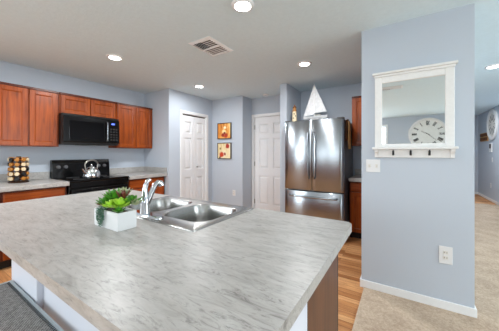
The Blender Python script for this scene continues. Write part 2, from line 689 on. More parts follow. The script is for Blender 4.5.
# pantry bifold door
d = bpy.data.objects.new('door_2', None)
COL.objects.link(d)
d.location = (PD0, YPAN, 0)
struct(d)
d['label'] = 'white two-leaf folding pantry door in the blue-grey wall right of the stove'
w_ = PD1 - PD0
casing(0, w_, 2.045).build('casing', M['trim'], d)
for a, b in ((0.010, w_ / 2 - 0.002), (w_ / 2 + 0.002, w_ - 0.010)):
    m = MB()
    door_leaf(m, a, b, 0.012, 2.018, 1, 0.022, 0.03, 0.075, RAILS)
    m.build('door_leaf', M['door'], d)
kn = MB()
kn.lathe([(0.007, 0.022), (0.007, 0.002), (0.016, -0.006), (0.018, -0.014), (0.012, -0.022), (0, -0.023)], w_ / 2 + 0.06, 0, 1.0, 16, 'Y')
kn.build('door_knob', M['nickel'], d, True)
tk = MB().box(0.006, w_ - 0.006, 0.03, 0.07, 2.02, 2.039)
tk.build('track', M['black_matte'], d)

# six-panel door beside the fridge
d = bpy.data.objects.new('door_3', None)
COL.objects.link(d)
d.location = (XB, BD1, 0)
d.rotation_euler = (0, 0, P_FACE)
struct(d)
d['label'] = 'white six-panel door between the picture wall and the refrigerator'
w_ = BD1 - BD0
casing(0, w_, 2.045).build('casing', M['trim'], d)
m = MB()
door_leaf(m, 0.009, w_ - 0.009, 0.012, 2.035, 2, 0.012, 0.035, 0.105, RAILS)
m.build('door_leaf', M['door'], d)
for z in (0.25, 1.05, 1.83):
    h = MB()
    h.box(0.002, 0.020, 0.004, 0.013, z - 0.045, z + 0.045)
    h.lathe([(0.006, -0.048), (0.006, 0.048)], 0.008, 0.002, z, 10)
    h.build('hinge', M['nickel'], d)
kn = MB()
kn.lathe([(0.028, 0.012), (0.028, 0.006), (0.010, 0.0), (0.010, -0.03), (0.026, -0.04), (0.028, -0.055), (0.018, -0.068), (0, -0.07)], w_ - 0.07, 0, 0.97, 20, 'Y')
kn.build('door_knob', M['nickel'], d, True)


# ------------------------------------------------------------------ ceiling fittings
def ceiling_light(x, y, label, proto=None, watts=None):
    if proto:
        r_ = dup(proto, (x, y, H), label)
        if watts:
            for c_ in r_.children:
                if c_.type == 'LIGHT':
                    c_.data = c_.data.copy()
                    c_.data.energy = watts
        return r_
    t_ = thing('ceiling_light', label, 'ceiling light', (x, y, H), 0, 'round ceiling lights')
    r = MB()
    r.lathe([(0.062, -0.014), (0.068, -0.018), (0.082, -0.014), (0.090, -0.003), (0.090, 0.0), (0.062, 0.0)], n=36)
    r.build('trim_ring', M['trim'], t_, True)
    g = MB()
    g.lathe([(0.064, -0.002), (0.064, -0.014), (0.045, -0.020), (0.0, -0.022)], n=36)
    g.build('diffuser', M['lamp'], t_, True)
    l = bpy.data.lights.new('lamp', 'AREA')
    l.shape = 'DISK'
    l.size = 0.13
    l.energy = LAMP_W
    l.color = (0.97, 0.985, 1.0)
    lo = bpy.data.objects.new('lamp', l)
    lo.location = (0, 0, -0.03)
    lo.parent = t_
    COL.objects.link(lo)
    return t_


cl = ceiling_light(1.54, 1.05, 'round glowing ceiling light over the near end of the island')
ceiling_light(1.54, 2.93, 'round glowing ceiling light over the aisle before the microwave', cl, AISLE_W)
ceiling_light(2.98, 1.06, 'round glowing ceiling light in front of the refrigerator and sailboat', cl, 14.0)
ceiling_light(3.00, 2.96, 'round glowing ceiling light in front of the folding pantry door', cl, 10.0)
ceiling_light(4.44, -1.04, 'round glowing ceiling light over the hallway right of the mirror wall', cl, 16.0)
ceiling_light(0.1, 2.95, 'added round glowing ceiling light, out of view left of the one before the microwave', cl, AISLE_W)  # unseen lamp, added to brighten the stove wall and left cabinets
ceiling_light(7.4, -1.2, 'added round glowing ceiling light hidden deep in the hallway behind the mirror wall', cl, 26.0)  # hidden lamp, added to lift the dark hallway
ceiling_light(-1.4, 1.05, 'added round glowing ceiling light behind the viewer near the sliding door', cl)  # unseen lamp added behind the camera
ceiling_light(1.54, -2.2, 'added round glowing ceiling light, unseen over the living area carpet', cl)  # another added lamp, outside the view
ceiling_light(-1.4, -2.2, 'added round glowing ceiling light, unseen over the living area by the rear wall', cl)  # last of the added lamps, also out of view


def ceiling_vent(x, y, sx_, sy_, label):
    t_ = thing('ceiling_vent', label, 'vent', (x, y, H), 0)
    f = MB()
    a, b, w = sx_ / 2, sy_ / 2, 0.030
    f.loft([[(-a, -b, 0), (a, -b, 0), (a, b, 0), (-a, b, 0)],
            [(-a, -b, -0.004), (a, -b, -0.004), (a, b, -0.004), (-a, b, -0.004)],
            [(-a + w, -b + w, -0.016), (a - w, -b + w, -0.016), (a - w, b - w, -0.016), (-a + w, b - w, -0.016)],
            [(-a + w, -b + w, -0.002), (a - w, -b + w, -0.002), (a - w, b - w, -0.002), (-a + w, b - w, -0.002)]])
    f.build('vent_frame', M['trim'], t_)
    MB().box(-a + w, a - w, -b + w, b - w, -0.003, 0.0).build('vent_duct', M['vent_dark'], t_)
    ix, iy = a - w, b - w
    # a four-way louvre: two long banks and two end banks
    lv = MB()
    def slat(p0, p1, ax, tilt):
        cx, cy = (p0[0] + p1[0]) / 2, (p0[1] + p1[1]) / 2
        hw = 0.011
        if ax == 'Y':
            dx, dz = hw * cos(tilt), hw * sin(tilt)
            q = [(cx - dx, p0[1], -0.009 - dz), (cx + dx, p0[1], -0.009 + dz), (cx + dx, p1[1], -0.009 + dz), (cx - dx, p1[1], -0.009 - dz)]
        else:
            dy, dz = hw * cos(tilt), hw * sin(tilt)
            q = [(p0[0], cy - dy, -0.009 - dz), (p1[0], cy - dy, -0.009 - dz), (p1[0], cy + dy, -0.009 + dz), (p0[0], cy + dy, -0.009 + dz)]
        lv.loft([q, [(v[0], v[1], v[2] + 0.0015) for v in q]], True, True, True)
    n = 5
    for k in range(n):
        xx = -ix + (k + 0.5) * (ix * 2 / (2 * n))
        slat((xx, -iy * 0.98), (xx, iy * 0.1), 'Y', 0.2)
        xx = (k + 0.5) * (ix / n)
        slat((xx, -iy * 0.98), (xx, iy * 0.98), 'Y', 0.1)
    for k in range(4):
        yy = iy * 0.15 + (k + 0.5) * iy * 0.85 / 4
        slat((-ix, yy), (-0.01, yy), 'X', 0.7)
    lv.box(-0.005, 0.005, -iy, iy, -0.016, -0.003)
    lv.build('louvre', M['trim'], t_)
    return t_


ceiling_vent(1.97, 1.76, 0.40, 0.30, 'white louvred ceiling vent between two ceiling lights above the kitchen aisle')
ceiling_vent(0.02, 0.16, 0.20, 0.36, 'louvred ceiling vent seen reflected in the wall mirror')
s_ = MB()
s_.lathe([(0.058, 0.0), (0.058, -0.012), (0.050, -0.030), (0.020, -0.036), (0, -0.036)], 4.15, 2.28, H, 28)
tag(s_.build('smoke_detector', M['white'], None, True), 'small white round smoke detector on the ceiling before the six-panel door', 'smoke detector')


# ------------------------------------------------------------------ cabinets
def shaker(m, x0, x1, z0, z1, y, st=0.052, th=0.02):
    """door or drawer front, outer face at y, facing -y"""
    m.box(x0, x0 + st, y, y + th, z0, z1, 0.0025, 1)
    m.box(x1 - st, x1, y, y + th, z0, z1, 0.0025, 1)
    m.box(x0 + st, x1 - st, y, y + th, z0, z0 + st, 0.0025, 1)
    m.box(x0 + st, x1 - st, y, y + th, z1 - st, z1, 0.0025, 1)
    xa, xb, za, zb = x0 + st, x1 - st, z0 + st, z1 - st
    g = 0.010
    m.loft([[(xa, y + 0.003, za), (xb, y + 0.003, za), (xb, y + 0.003, zb), (xa, y + 0.003, zb)],
            [(xa + g, y + 0.010, za + g), (xb - g, y + 0.010, za + g), (xb - g, y + 0.010, zb - g), (xa + g, y + 0.010, zb - g)]], True, False, True)


def slab_front(m, x0, x1, z0, z1, y, th=0.02):
    m.box(x0, x1, y + 0.006, y + th, z0, z1, 0.002, 1)
    e = 0.014
    m.loft([[(x0, y + 0.008, z0), (x1, y + 0.008, z0), (x1, y + 0.008, z1), (x0, y + 0.008, z1)],
            [(x0 + e, y, z0 + e), (x1 - e, y, z0 + e), (x1 - e, y, z1 - e), (x0 + e, y, z1 - e)]], True, False, True)


def upper_cabinet(loc, rz, w, h, dep, doors, label):
    """origin at the bottom left back corner; the wall is at y=0, the front at y=-dep"""
    t_ = thing('wall_cabinet', label, 'cabinet', loc, rz, 'cherry wall cabinets')
    c = MB()
    c.box(0, w, -dep + 0.02, 0, 0, h, 0.002, 1)
    c.build('cabinet_body', M['cherry'], t_)
    cm = MB()
    cm.box(-0.0, w + 0.0, -dep + 0.006, -dep + 0.0195, h - 0.03, h, 0.003, 1)
    cm.build('top_rail', M['cherry_dark'], t_)
    n = len(doors)
    for a, b in doors:
        m = MB()
        shaker(m, a, b, 0.012, h - 0.034, -dep)
        m.build('cabinet_door', M['cherry'], t_)
    return t_


UD = YL - 4.0
upper_cabinet((0.715, YL, 1.368), 0, 0.63, 0.765, UD, [(0.012, 0.302), (0.318, 0.608)],
              'cherry two-door wall cabinet left of the microwave above the spice rack')
upper_cabinet((-0.10, YL, 1.368), 0, 0.81, 0.765, UD, [(0.012, 0.398), (0.412, 0.798)],
              'cherry wall cabinet beyond the left edge, left of the cabinet over the spice rack')
upper_cabinet((1.352, YL, 1.835), 0, 0.775, 0.298, UD, [(0.014, 0.380), (0.394, 0.761)],
              'short cherry two-door cabinet directly above the black microwave')
upper_cabinet((2.135, YL, 1.368), 0, 0.682, 0.765, UD, [(0.014, 0.336), (0.350, 0.668)],
              'cherry two-door wall cabinet right of the microwave in the corner')
upper_cabinet((XB, 0.66, 1.395), P_FACE, 0.90, 0.775, 0.33, [(0.02, 0.30), (0.315, 0.58), (0.595, 0.88)],
              'cherry wall cabinet right of the refrigerator, half hidden by the mirror wall')


def base_cabinet(loc, rz, w, dep, fronts, label, h=0.862):
    """fronts: list of (x0,x1,kind rows)"""
    t_ = thing('base_cabinet', label, 'cabinet', loc, rz, 'cherry base cabinets')
    c = MB()
    c.box(0, w, -dep + 0.02, 0, 0.10, h, 0.002, 1)
    c.build('cabinet_body', M['cherry_dark'], t_)
    MB().box(0.0, w, -dep + 0.09, -0.02, 0.0, 0.10).build('toe_kick', M['black_matte'], t_)
    for x0, x1, split in fronts:
        m = MB()
        slab_front(m, x0, x1, split + 0.012, h - 0.022, -dep)
        m.build('drawer', M['cherry_h'], t_)
        m = MB()
        shaker(m, x0, x1, 0.112, split, -dep)
        m.build('cabinet_door', M['cherry'], t_)
    return t_


BDP = YL - 3.635
base_cabinet((0.70, YL - 0.003, 0), 0, 0.605, BDP, [(0.022, 0.585, 0.69)], 'cherry base cabinet with a drawer left of the stove below the spice rack')
base_cabinet((-0.10, YL - 0.003, 0), 0, 0.795, BDP, [(0.02, 0.39, 0.69), (0.405, 0.772, 0.69)], 'cherry base cabinet left of the one beside the stove')
base_cabinet((2.125, YL - 0.003, 0), 0, 0.685, BDP, [(0.02, 0.335, 0.69), (0.35, 0.66, 0.69)], 'cherry base cabinet right of the stove in the corner')
base_cabinet((XB - 0.003, 0.66, 0), P_FACE, 0.94, XB - 3.79, [(0.02, 0.31, 0.70), (0.325, 0.615, 0.70), (0.63, 0.92, 0.70)],
             'cherry base cabinet right of the refrigerator behind the mirror wall')


def countertop(loc, rz, w, dep, label, side=None, h=0.052):
    t_ = thing('countertop', label, 'countertop', loc, rz, 'grey laminate countertops along the walls')
    c = MB()
    c.box(0, w, -dep, 0, 0, h, 0.006, 2)
    c.build('worktop', M['laminate'], t_)
    b = MB()
    b.box(0.0, w, -0.02, 0, h, h + 0.10, 0.003, 1)
    if side:
        b.box(w - 0.02, w, -dep + 0.01, -0.02, h, h + 0.10, 0.003, 1)
    b.build('backsplash', M['laminate'], t_)
    return t_


countertop((-0.10, YL, 0.862), 0, 1.415, YL - 3.58, 'grey laminate countertop left of the stove holding the spice rack')
countertop((2.118, YL, 0.862), 0, XRET - 2.118, YL - 3.58, 'grey laminate countertop right of the stove with corner backsplash', True)
countertop((XB, 0.66, 0.862), P_FACE, 0.96, XB - 3.74, 'short grey laminate countertop right of the refrigerator')

# ------------------------------------------------------------------ stove
SX0, SX1, SY = 1.325, 2.108, 3.60
st = thing('stove', 'black freestanding electric stove between the cherry base cabinets', 'stove', (SX0, YL - 0.01, 0))
w_ = SX1 - SX0
dep = YL - 0.01 - SY
m = MB()
m.box(0.0, w_, -dep + 0.03, 0, 0.02, 0.895, 0.004, 1)
m.build('stove_body', M['black'], st)
m = MB()
m.box(-0.004, w_ + 0.004, -dep - 0.004, -0.03, 0.895, 0.922, 0.006, 2)
m.build('cooktop', M['black_glass'], st)
for cx, cy, r in ((0.20, -0.50, 0.10), (0.57, -0.50, 0.08), (0.20, -0.22, 0.08), (0.57, -0.22, 0.10)):
    m = MB()
    m.lathe([(r, 0.9222), (r, 0.9232), (r - 0.006, 0.9236), (r - 0.012, 0.9232), (r - 0.012, 0.9222)], cx, cy, 0, 32)
    m.build('burner_ring', M['fridge_side'], st, True)
m = MB()
pr = [(-0.09, 0.922), (-0.075, 1.13), (-0.060, 1.172), (-0.03, 1.18), (0.0, 1.175), (0.0, 0.922)]
m.loft([[(x, y, z) for y, z in pr] for x in (0.0, w_)], True, True, True)
bgd = m.build('backguard', M['black'], st)
m = MB()
m.loft([[(x, y, z) for y, z in ((-0.0895, 1.02), (-0.081, 1.10), (-0.076, 1.10), (-0.084, 1.02))] for x in (0.29, 0.50)], True, True, True)
m.build('control_display', M['black_glass'], bgd)
for kx in (0.07, 0.16, 0.61, 0.70):
    m = MB()
    m.lathe([(0.026, -0.070), (0.026, -0.092), (0.021, -0.098), (0.018, -0.112), (0, -0.113)], kx, 0, 1.075, 18, 'Y')
    m.box(kx - 0.004, kx + 0.004, -0.118, -0.105, 1.055, 1.095, 0.002, 1)
    m.build('knob', M['fridge_side'], bgd, True)
m = MB()
m.box(0.012, w_ - 0.012, -dep + 0.0, -dep + 0.03, 0.20, 0.80, 0.006, 2)
od = m.build('oven_door', M['black'], st)
MB().box(0.14, w_ - 0.14, -dep - 0.003, -dep + 0.002, 0.34, 0.66, 0.002, 1).build('oven_window', M['black_glass'], od)
m = MB()
m.tube([(0.06, -dep, 0.755), (0.06, -dep - 0.045, 0.755), (0.10, -dep - 0.05, 0.755), (w_ - 0.10, -dep - 0.05, 0.755), (w_ - 0.06, -dep - 0.045, 0.755), (w_ - 0.06, -dep, 0.755)], 0.011)
m.build('oven_handle', M['black'], od, True)
m = MB()
m.box(0.0, w_, -dep - 0.0, -dep + 0.03, 0.815, 0.893, 0.008, 2)
m.build('front_panel', M['black'], st)
m = MB()
m.box(0.012, w_ - 0.012, -dep, -dep + 0.03, 0.04, 0.19, 0.006, 2)
m.build('storage_drawer', M['black'], st)

# kettle
kt = thing('kettle', 'shiny steel tea kettle on the front of the black stove', 'kettle', (1.645, 3.755, 0.9245), 0.35)
kt.scale = (1.14, 1.14, 1.14)
m = MB()
m.lathe([(0.080, 0.0), (0.092, 0.006), (0.096, 0.03), (0.090, 0.07), (0.072, 0.105), (0.048, 0.125), (0.044, 0.128)], n=32)
m.build('kettle_body', M['chrome'], kt, True)
m = MB()
m.lathe([(0.045, 0.127), (0.040, 0.136), (0.012, 0.142), (0.010, 0.150), (0.015, 0.158), (0.010, 0.167), (0, 0.168)], n=24)
m.build('lid', M['chrome'], kt, True)
m = MB()
m.tube([(-0.080, 0, 0.06), (-0.108, 0, 0.085), (-0.122, 0, 0.108), (-0.132, 0, 0.122)], [0.022, 0.016, 0.012, 0.011], 12)
m.build('spout', M['chrome'], kt, True)
m = MB()
pts = [(-0.078, 0, 0.098)]
for k in range(13):
    a = pi - pi * k / 12
    pts.append((0.094 * cos(a), 0, 0.165 + 0.058 * sin(a)))
pts.append((0.078, 0, 0.098))
m.tube(pts, [0.007] * 3 + [0.011] * 9 + [0.007] * 3, 10)
m.build('kettle_handle', M['nickel'], kt, True)

# ------------------------------------------------------------------ microwave
mw = thing('microwave', 'black over-the-range microwave below the short cherry cabinet', 'microwave', (1.345, YL, 1.405))
w_ = 0.775
m = MB()
m.box(0, w_, -0.36, 0, 0.0, 0.43, 0.004, 1)
m.build('microwave_body', M['black_matte'], mw)
m = MB()
m.box(0.004, w_ - 0.18, -0.392, -0.361, 0.030, 0.398, 0.008, 2)
md = m.build('microwave_door', M['black'], mw)
MB().box(0.075, w_ - 0.25, -0.395, -0.390, 0.075, 0.335, 0.002, 1).build('door_window', M['black_glass'], md)
m = MB()
m.tube([(w_ - 0.205, -0.392, 0.06), (w_ - 0.205, -0.425, 0.075), (w_ - 0.205, -0.430, 0.21), (w_ - 0.205, -0.425, 0.345), (w_ - 0.205, -0.392, 0.36)], 0.010)
m.build('handle', M['steel'], md, True)
m = MB()
m.box(w_ - 0.176, w_ - 0.004, -0.392, -0.361, 0.030, 0.398, 0.006, 2)
mp_ = m.build('control_panel', M['black'], mw)
MB().box(w_ - 0.130, w_ - 0.080, -0.3945, -0.391, 0.322, 0.348).build('clock_display', M['blue_led'], mp_)
m = MB()
for r in range(5):
    for c in range(3):
        x = w_ - 0.150 + c * 0.042
        z = 0.07 + r * 0.042
        m.box(x, x + 0.030, -0.3945, -0.391, z, z + 0.026, 0.002, 1)
m.build('keypad', M['black_matte'], mp_)
m = MB()
for k in range(6):
    m.box(0.01, w_ - 0.01, -0.375, -0.361, 0.402 + k * 0.0045, 0.4045 + k * 0.0045)
m.build('vent_grille', M['black_matte'], mw)
m = MB()
m.box(0.25, 0.50, -0.32, -0.10, -0.006, 0.0, 0.002, 1)
m.build('bottom_grille', M['black_matte'], mw)

# ------------------------------------------------------------------ spice rack and jars
RX, RY, RZ = 0.935, 4.02, 0.9145
sr = thing('spice_rack', 'dark round revolving spice rack full of jars on the counter left of the stove', 'spice rack', (RX, RY, RZ))
m = MB()
m.lathe([(0.095, 0.0), (0.098, 0.006), (0.098, 0.014), (0.09, 0.018), (0.0, 0.018)], n=32)
m.build('rack_base', M['rack'], sr, True)
m = MB()
m.lathe([(0.022, 0.018), (0.022, 0.325)], n=16)
m.build('post', M['rack'], sr, True)
for k in range(6):
    z = 0.020 + k * 0.058
    m = MB()
    m.lathe([(0.0, z), (0.088, z), (0.090, z + 0.003), (0.088, z + 0.006), (0.0, z + 0.006)], n=32)
    m.build('shelf_disc' if k < 5 else 'rack_top', M['rack'] if k < 5 else M['gold_wood'], sr, True)
jar0 = None
NJ = 9
for row in range(5):
    for k in range(NJ):
        a = 2 * pi * k / NJ + 0.12
        z = RZ + 0.026 + row * 0.058 + 0.026
        if jar0 is None:
            jar0 = {}
            for nm in ('spice_a', 'spice_b', 'spice_c'):
                j = thing('spice_jar', 'small spice jar lying cap outward in the revolving spice rack', 'jar', (0, 0, 0), 0, 'spice jars in the revolving rack')
                b = MB()
                b.lathe([(0.0, 0.044), (0.012, 0.044), (0.018, 0.058), (0.0245, 0.074), (0.0245, 0.078), (0.0, 0.079)], n=14, axis='X')
                b.build('jar_body', M[nm], j, True)
                b = MB()
                b.lathe([(0.0, 0.080), (0.022, 0.080), (0.0225, 0.094), (0.019, 0.097), (0.0, 0.097)], n=14, axis='X')
                b.build('cap', {'spice_a': M['cap'], 'spice_b': M['black_matte'], 'spice_c': M['gold_wood']}[nm], j, True)
                jar0[nm] = [j, False]
        nm = ('spice_a', 'spice_c', 'spice_a', 'spice_b', 'spice_c')[(row * 2 + k * 3) % 5]
        ent = jar0[nm]
        if not ent[1]:
            j = ent[0]
            ent[1] = True
        else:
            j = dup(ent[0], (0, 0, 0), ent[0]['label'])
        j.location = (RX, RY, z)
        j.rotation_euler = (0, 0, a)

# ------------------------------------------------------------------ island
IX0, IX1, IY0, IY1 = 0.2725, 1.3584, 0.2165, 2.475
isl = thing('kitchen_island', 'kitchen island base, white panel toward the bench and brown wood end', 'island', (0, 0, 0))
m = MB()
m.box(0.545, 0.63, 0.275, 2.365, 0.0, 0.876, 0.002, 1)
m.build('back_panel', M['island_white'], isl)
m = MB()
m.box(0.632, 0.80, 0.275, 0.335, 0.0, 0.876)
m.build('end_filler', M['island_white'], isl)
m = MB()
m.box(0.802, 1.262, 0.275, 0.295, 0.0, 0.876, 0.002, 1)
m.build('end_panel', M['island_wood'], isl, label='brown wood end panel')
m = MB()
m.box(0.632, 1.262, 2.33, 2.365, 0.0, 0.876, 0.002, 1)
m.build('end_panel', M['island_wood'], isl)
m = MB()
m.box(1.24, 1.262, 0.296, 2.328, 0.10, 0.70)
m.box(1.2635, 1.276, 0.275, 0.2845, 0.10, 0.876)
m.box(1.18, 1.20, 0.296, 2.328, 0.0, 0.10)
m.build('dark_gap_frame', M['black_matte'], isl)  # black colour stands in for the shaded gap between end panel and doors
for k in range(4):
    y0 = 0.288 + k * 0.519
    m = MB()
    # doors face +X: build facing -y, then rotate
    shaker(m, 0, 0.505, 0.12, 0.85, -0.022)
    o = m.build('cabinet_door', M['cherry'], isl)
    o.rotation_euler = (0, 0, pi / 2)
    o.location = (1.266, y0, 0)
m = MB()
m.box(0.512, 0.5445, 1.86, 2.365, 0.0, 0.876, 0.003, 1)
m.build('end_pilaster', M['island_white'], isl)
m = MB()
m.box(0.512, 0.5445, 0.275, 0.62, 0.0, 0.876, 0.003, 1)
m.build('end_pilaster', M['island_white'], isl)
m = MB()
m.box(0.50, 0.83, 0.243, 0.275, 0.835, 0.876, 0.003, 1)
m.build('cap_trim', M['offwhite'], isl)

# worktop with a cut-out for the sink
ct = plate_with_holes(rrect(IX0, IX1, IY0, IY1, 0.045, 0.914, 8), [rrect(0.81, 1.31, 0.845, 1.635, 0.03, 0.914, 3)])
ret = bmesh.ops.extrude_face_region(ct, geom=ct.faces[:])
for v in [g for g in ret['geom'] if isinstance(g, bmesh.types.BMVert)]:
    v.co.z -= 0.038
mb = MB()
mb._merge(ct)
ict = mb.build('island_countertop', M['laminate'])
tag(ict, 'large grey streaked laminate island countertop in the foreground holding sink and planter', 'countertop')

# ------------------------------------------------------------------ sink
sk = thing('sink', 'stainless steel double-bowl sink set into the island countertop', 'sink', (0, 0, 0.914))
hA = (0.885, 1.262, 0.862, 1.222)
hB = (0.885, 1.262, 1.262, 1.622)
outer = rrect(0.787, 1.338, 0.816, 1.661, 0.016, 0.007)
b = plate_with_holes(rrect(0.793, 1.332, 0.822, 1.655, 0.012, 0.007), [rrect(*hA, 0.09, 0.007, 8), rrect(*hB, 0.09, 0.007, 8)])
m = MB()
m._merge(b)
m.loft([rrect(0.787, 1.338, 0.816, 1.661, 0.016, 0.0005), rrect(0.788, 1.337, 0.817, 1.660, 0.016, 0.005), rrect(0.793, 1.332, 0.822, 1.655, 0.012, 0.007)])
m.build('sink_rim', M['steel_sink'], sk, True)


def inset(h, d):
    return (h[0] + d, h[1] - d, h[2] + d, h[3] - d)


for h in (hA, hB):
    m = MB()
    L = []
    for d_, z, r in ((0, 0.007, 0.09), (0.004, 0.004, 0.09), (0.008, -0.004, 0.088), (0.014, -0.09, 0.085), (0.022, -0.145, 0.08), (0.040, -0.168, 0.07), (0.07, -0.176, 0.06), (0.13, -0.180, 0.04)):
        L.append(rrect(*inset(h, d_), r, z, 8))
    m.loft(L, True, False, True)
    bw = m.build('bowl', M['steel_sink'], sk, True)
    m = MB()
    cx, cy = (h[0] + h[1]) / 2, (h[2] + h[3]) / 2
    m.lathe([(0.044, -0.180), (0.044, -0.176), (0.036, -0.175), (0.030, -0.178), (0, -0.179)], cx, cy, 0, 24)
    m.build('drain', M['chrome'], bw, True)

# ------------------------------------------------------------------ faucet
fc = thing('faucet', 'chrome single-lever kitchen faucet on the sink rim behind the white planter', 'faucet', (0.832, 1.235, 0.921))
m = MB()
m.loft([rrect(-0.030, 0.030, -0.128, 0.128, 0.029, 0.0), rrect(-0.030, 0.030, -0.128, 0.128, 0.029, 0.006), rrect(-0.024, 0.024, -0.120, 0.120, 0.023, 0.016)], True, True, True)
m.build('deck_plate', M['chrome'], fc, True)
m = MB()
m.lathe([(0.030, 0.014), (0.028, 0.03), (0.026, 0.07), (0.026, 0.095), (0.021, 0.108), (0.0, 0.112)], 0, 0.02, 0, 24)
m.build('faucet_body', M['chrome'], fc, True)
m = MB()
# short spout leaning over the bowls
m.tube([(0.004, 0.018, 0.060), (0.024, 0.012, 0.105), (0.042, 0.006, 0.148), (0.056, 0.001, 0.174), (0.070, -0.004, 0.185), (0.084, -0.008, 0.182), (0.092, -0.010, 0.166)], [0.020, 0.018, 0.0165, 0.016, 0.016, 0.0165, 0.017], 16)
m.build('spout', M['chrome'], fc, True)
m = MB()
# lever rising from the top of the body
m.tube([(0.0, 0.02, 0.10), (-0.001, 0.02, 0.145), (0.004, 0.018, 0.178), (0.014, 0.014, 0.200), (0.028, 0.010, 0.207)], [0.020, 0.015, 0.013, 0.013, 0.011], 14)
m.build('lever', M['chrome'], fc, True)

# ------------------------------------------------------------------ planter with succulents
PX0, PX1, PY0, PY1, PZ = 0.598, 0.692, 1.114, 1.334, 0.9142
pl = thing('planter', 'white rectangular planter of green and lime succulents on the island', 'potted plant', ((PX0 + PX1) / 2, (PY0 + PY1) / 2, PZ))
hx, hy, ph = (PX1 - PX0) / 2, (PY1 - PY0) / 2, 0.086
m = MB()
q = lambda a, b_, z: [(-a, -b_, z), (a, -b_, z), (a, b_, z), (-a, b_, z)]
m.loft([q(hx - 0.001, hy - 0.001, 0), q(hx, hy, 0.002), q(hx, hy, ph - 0.001), q(hx - 0.001, hy - 0.001, ph), q(hx - 0.007, hy - 0.007, ph), q(hx - 0.008, hy - 0.008, ph - 0.02)], True, True, True)
m.build('planter_box', M['white'], pl)
MB().box(-hx + 0.008, hx - 0.008, -hy + 0.008, hy - 0.008, ph - 0.03, ph - 0.012).build('soil', M['soil'], pl)


def leaf(m, base, direc, length, width, thick, up=Vector((0, 0, 1)), curl=0.25):
    d_ = direc.normalized()
    s = d_.cross(up)
    if s.length < 1e-3:
        s = Vector((1, 0, 0))
    s.normalize()
    nrm = s.cross(d_)
    loops = []
    prof = [(0.0, 0.35), (0.2, 0.7), (0.45, 1.0), (0.7, 0.85), (0.88, 0.45), (1.0, 0.03)]
    for tt, wd in prof:
        c = base + d_ * (length * tt) + nrm * (curl * length * tt * tt)
        l = []
        for k in range(6):
            a = 2 * pi * k / 6
            l.append(c + s * (cos(a) * width * wd / 2) + nrm * (sin(a) * thick * wd / 2))
        loops.append(l)
    m.loft(loops, True, True, True)


def rosette(pos, r, mat, layers=3, n0=7, lift=0.35, wf=0.42, rseed=0):
    rnd = random.Random(rseed)
    m = MB()
    base = Vector(pos)
    for ly in range(layers):
        n = max(4, n0 - ly)
        el = lift + ly * 0.42
        ln = r * (1.0 - 0.22 * ly)
        for k in range(n):
            a = 2 * pi * k / n + ly * 0.5 + rnd.uniform(-0.15, 0.15)
            e = el + rnd.uniform(-0.12, 0.12)
            leaf(m, base + Vector((0, 0, 0.004 * ly)), Vector((cos(a) * cos(e), sin(a) * cos(e), sin(e))), ln * rnd.uniform(0.85, 1.1), r * wf, r * 0.13)
    return m.build('succulent', M[mat], pl, True)


zt = ph
rosette((-0.010, -0.072, zt + 0.020), 0.066, 'leaf_lime', 4, 9, 0.15, 0.50, 1)
rosette((-0.030, -0.024, zt + 0.016), 0.054, 'leaf_lime', 4, 8, 0.2, 0.48, 2)
rosette((0.008, 0.014, zt + 0.045), 0.070, 'leaf_green', 4, 9, 0.3, 0.42, 3)
rosette((-0.016, 0.060, zt + 0.020), 0.058, 'leaf_green', 4, 8, 0.2, 0.42, 4)
rosette((0.020, 0.056, zt + 0.046), 0.054, 'leaf_red', 3, 7, 0.6, 0.34, 5)
rosette((0.030, -0.030, zt + 0.062), 0.054, 'leaf_pale', 3, 7, 0.6, 0.32, 6)
rosette((0.034, -0.092, zt + 0.030), 0.062, 'leaf_green', 4, 8, 0.3, 0.42, 7)
rosette((-0.020, 0.094, zt + 0.008), 0.034, 'leaf_red', 3, 7, 0.3, 0.40, 8)
rosette((0.018, 0.090, zt + 0.020), 0.046, 'leaf_green', 3, 7, 0.3, 0.42, 9)
rosette((0.014, -0.052, zt + 0.052), 0.054, 'leaf_red', 3, 6, 0.7, 0.30, 10)
rosette((0.040, -0.118, zt + 0.026), 0.044, 'leaf_pale', 3, 7, 0.4, 0.40, 11)
rosette((-0.034, -0.100, zt + 0.004), 0.034, 'leaf_green', 3, 7, 0.2, 0.46, 12)
# trailing strands over the front of the box
m = MB()
rnd = random.Random(3)
for yy, drop in ((0.058, 0.050), (0.044, 0.066), (0.030, 0.078), (0.016, 0.070), (0.002, 0.046)):
    n = int(drop / 0.007) + 3
    for k in range(n):
        z = zt + 0.012 - k * 0.007
        p = Vector((-hx - 0.006 - (0.003 if k else -0.01), yy + rnd.uniform(-0.004, 0.004), z))
        for s_ in (-1, 1):
            leaf(m, p, Vector((-0.35, s_ * 0.9, rnd.uniform(-0.3, 0.3))), 0.013, 0.007, 0.004)
    m.tube([(-hx + 0.012, yy, zt - 0.005), (-hx - 0.004, yy, zt + 0.010), (-hx - 0.008, yy, zt - 0.005), (-hx - 0.008, yy, zt + 0.012 - drop)], 0.0014, 6)
m.build('trailing_succulent', M['leaf_teal'], pl, True)

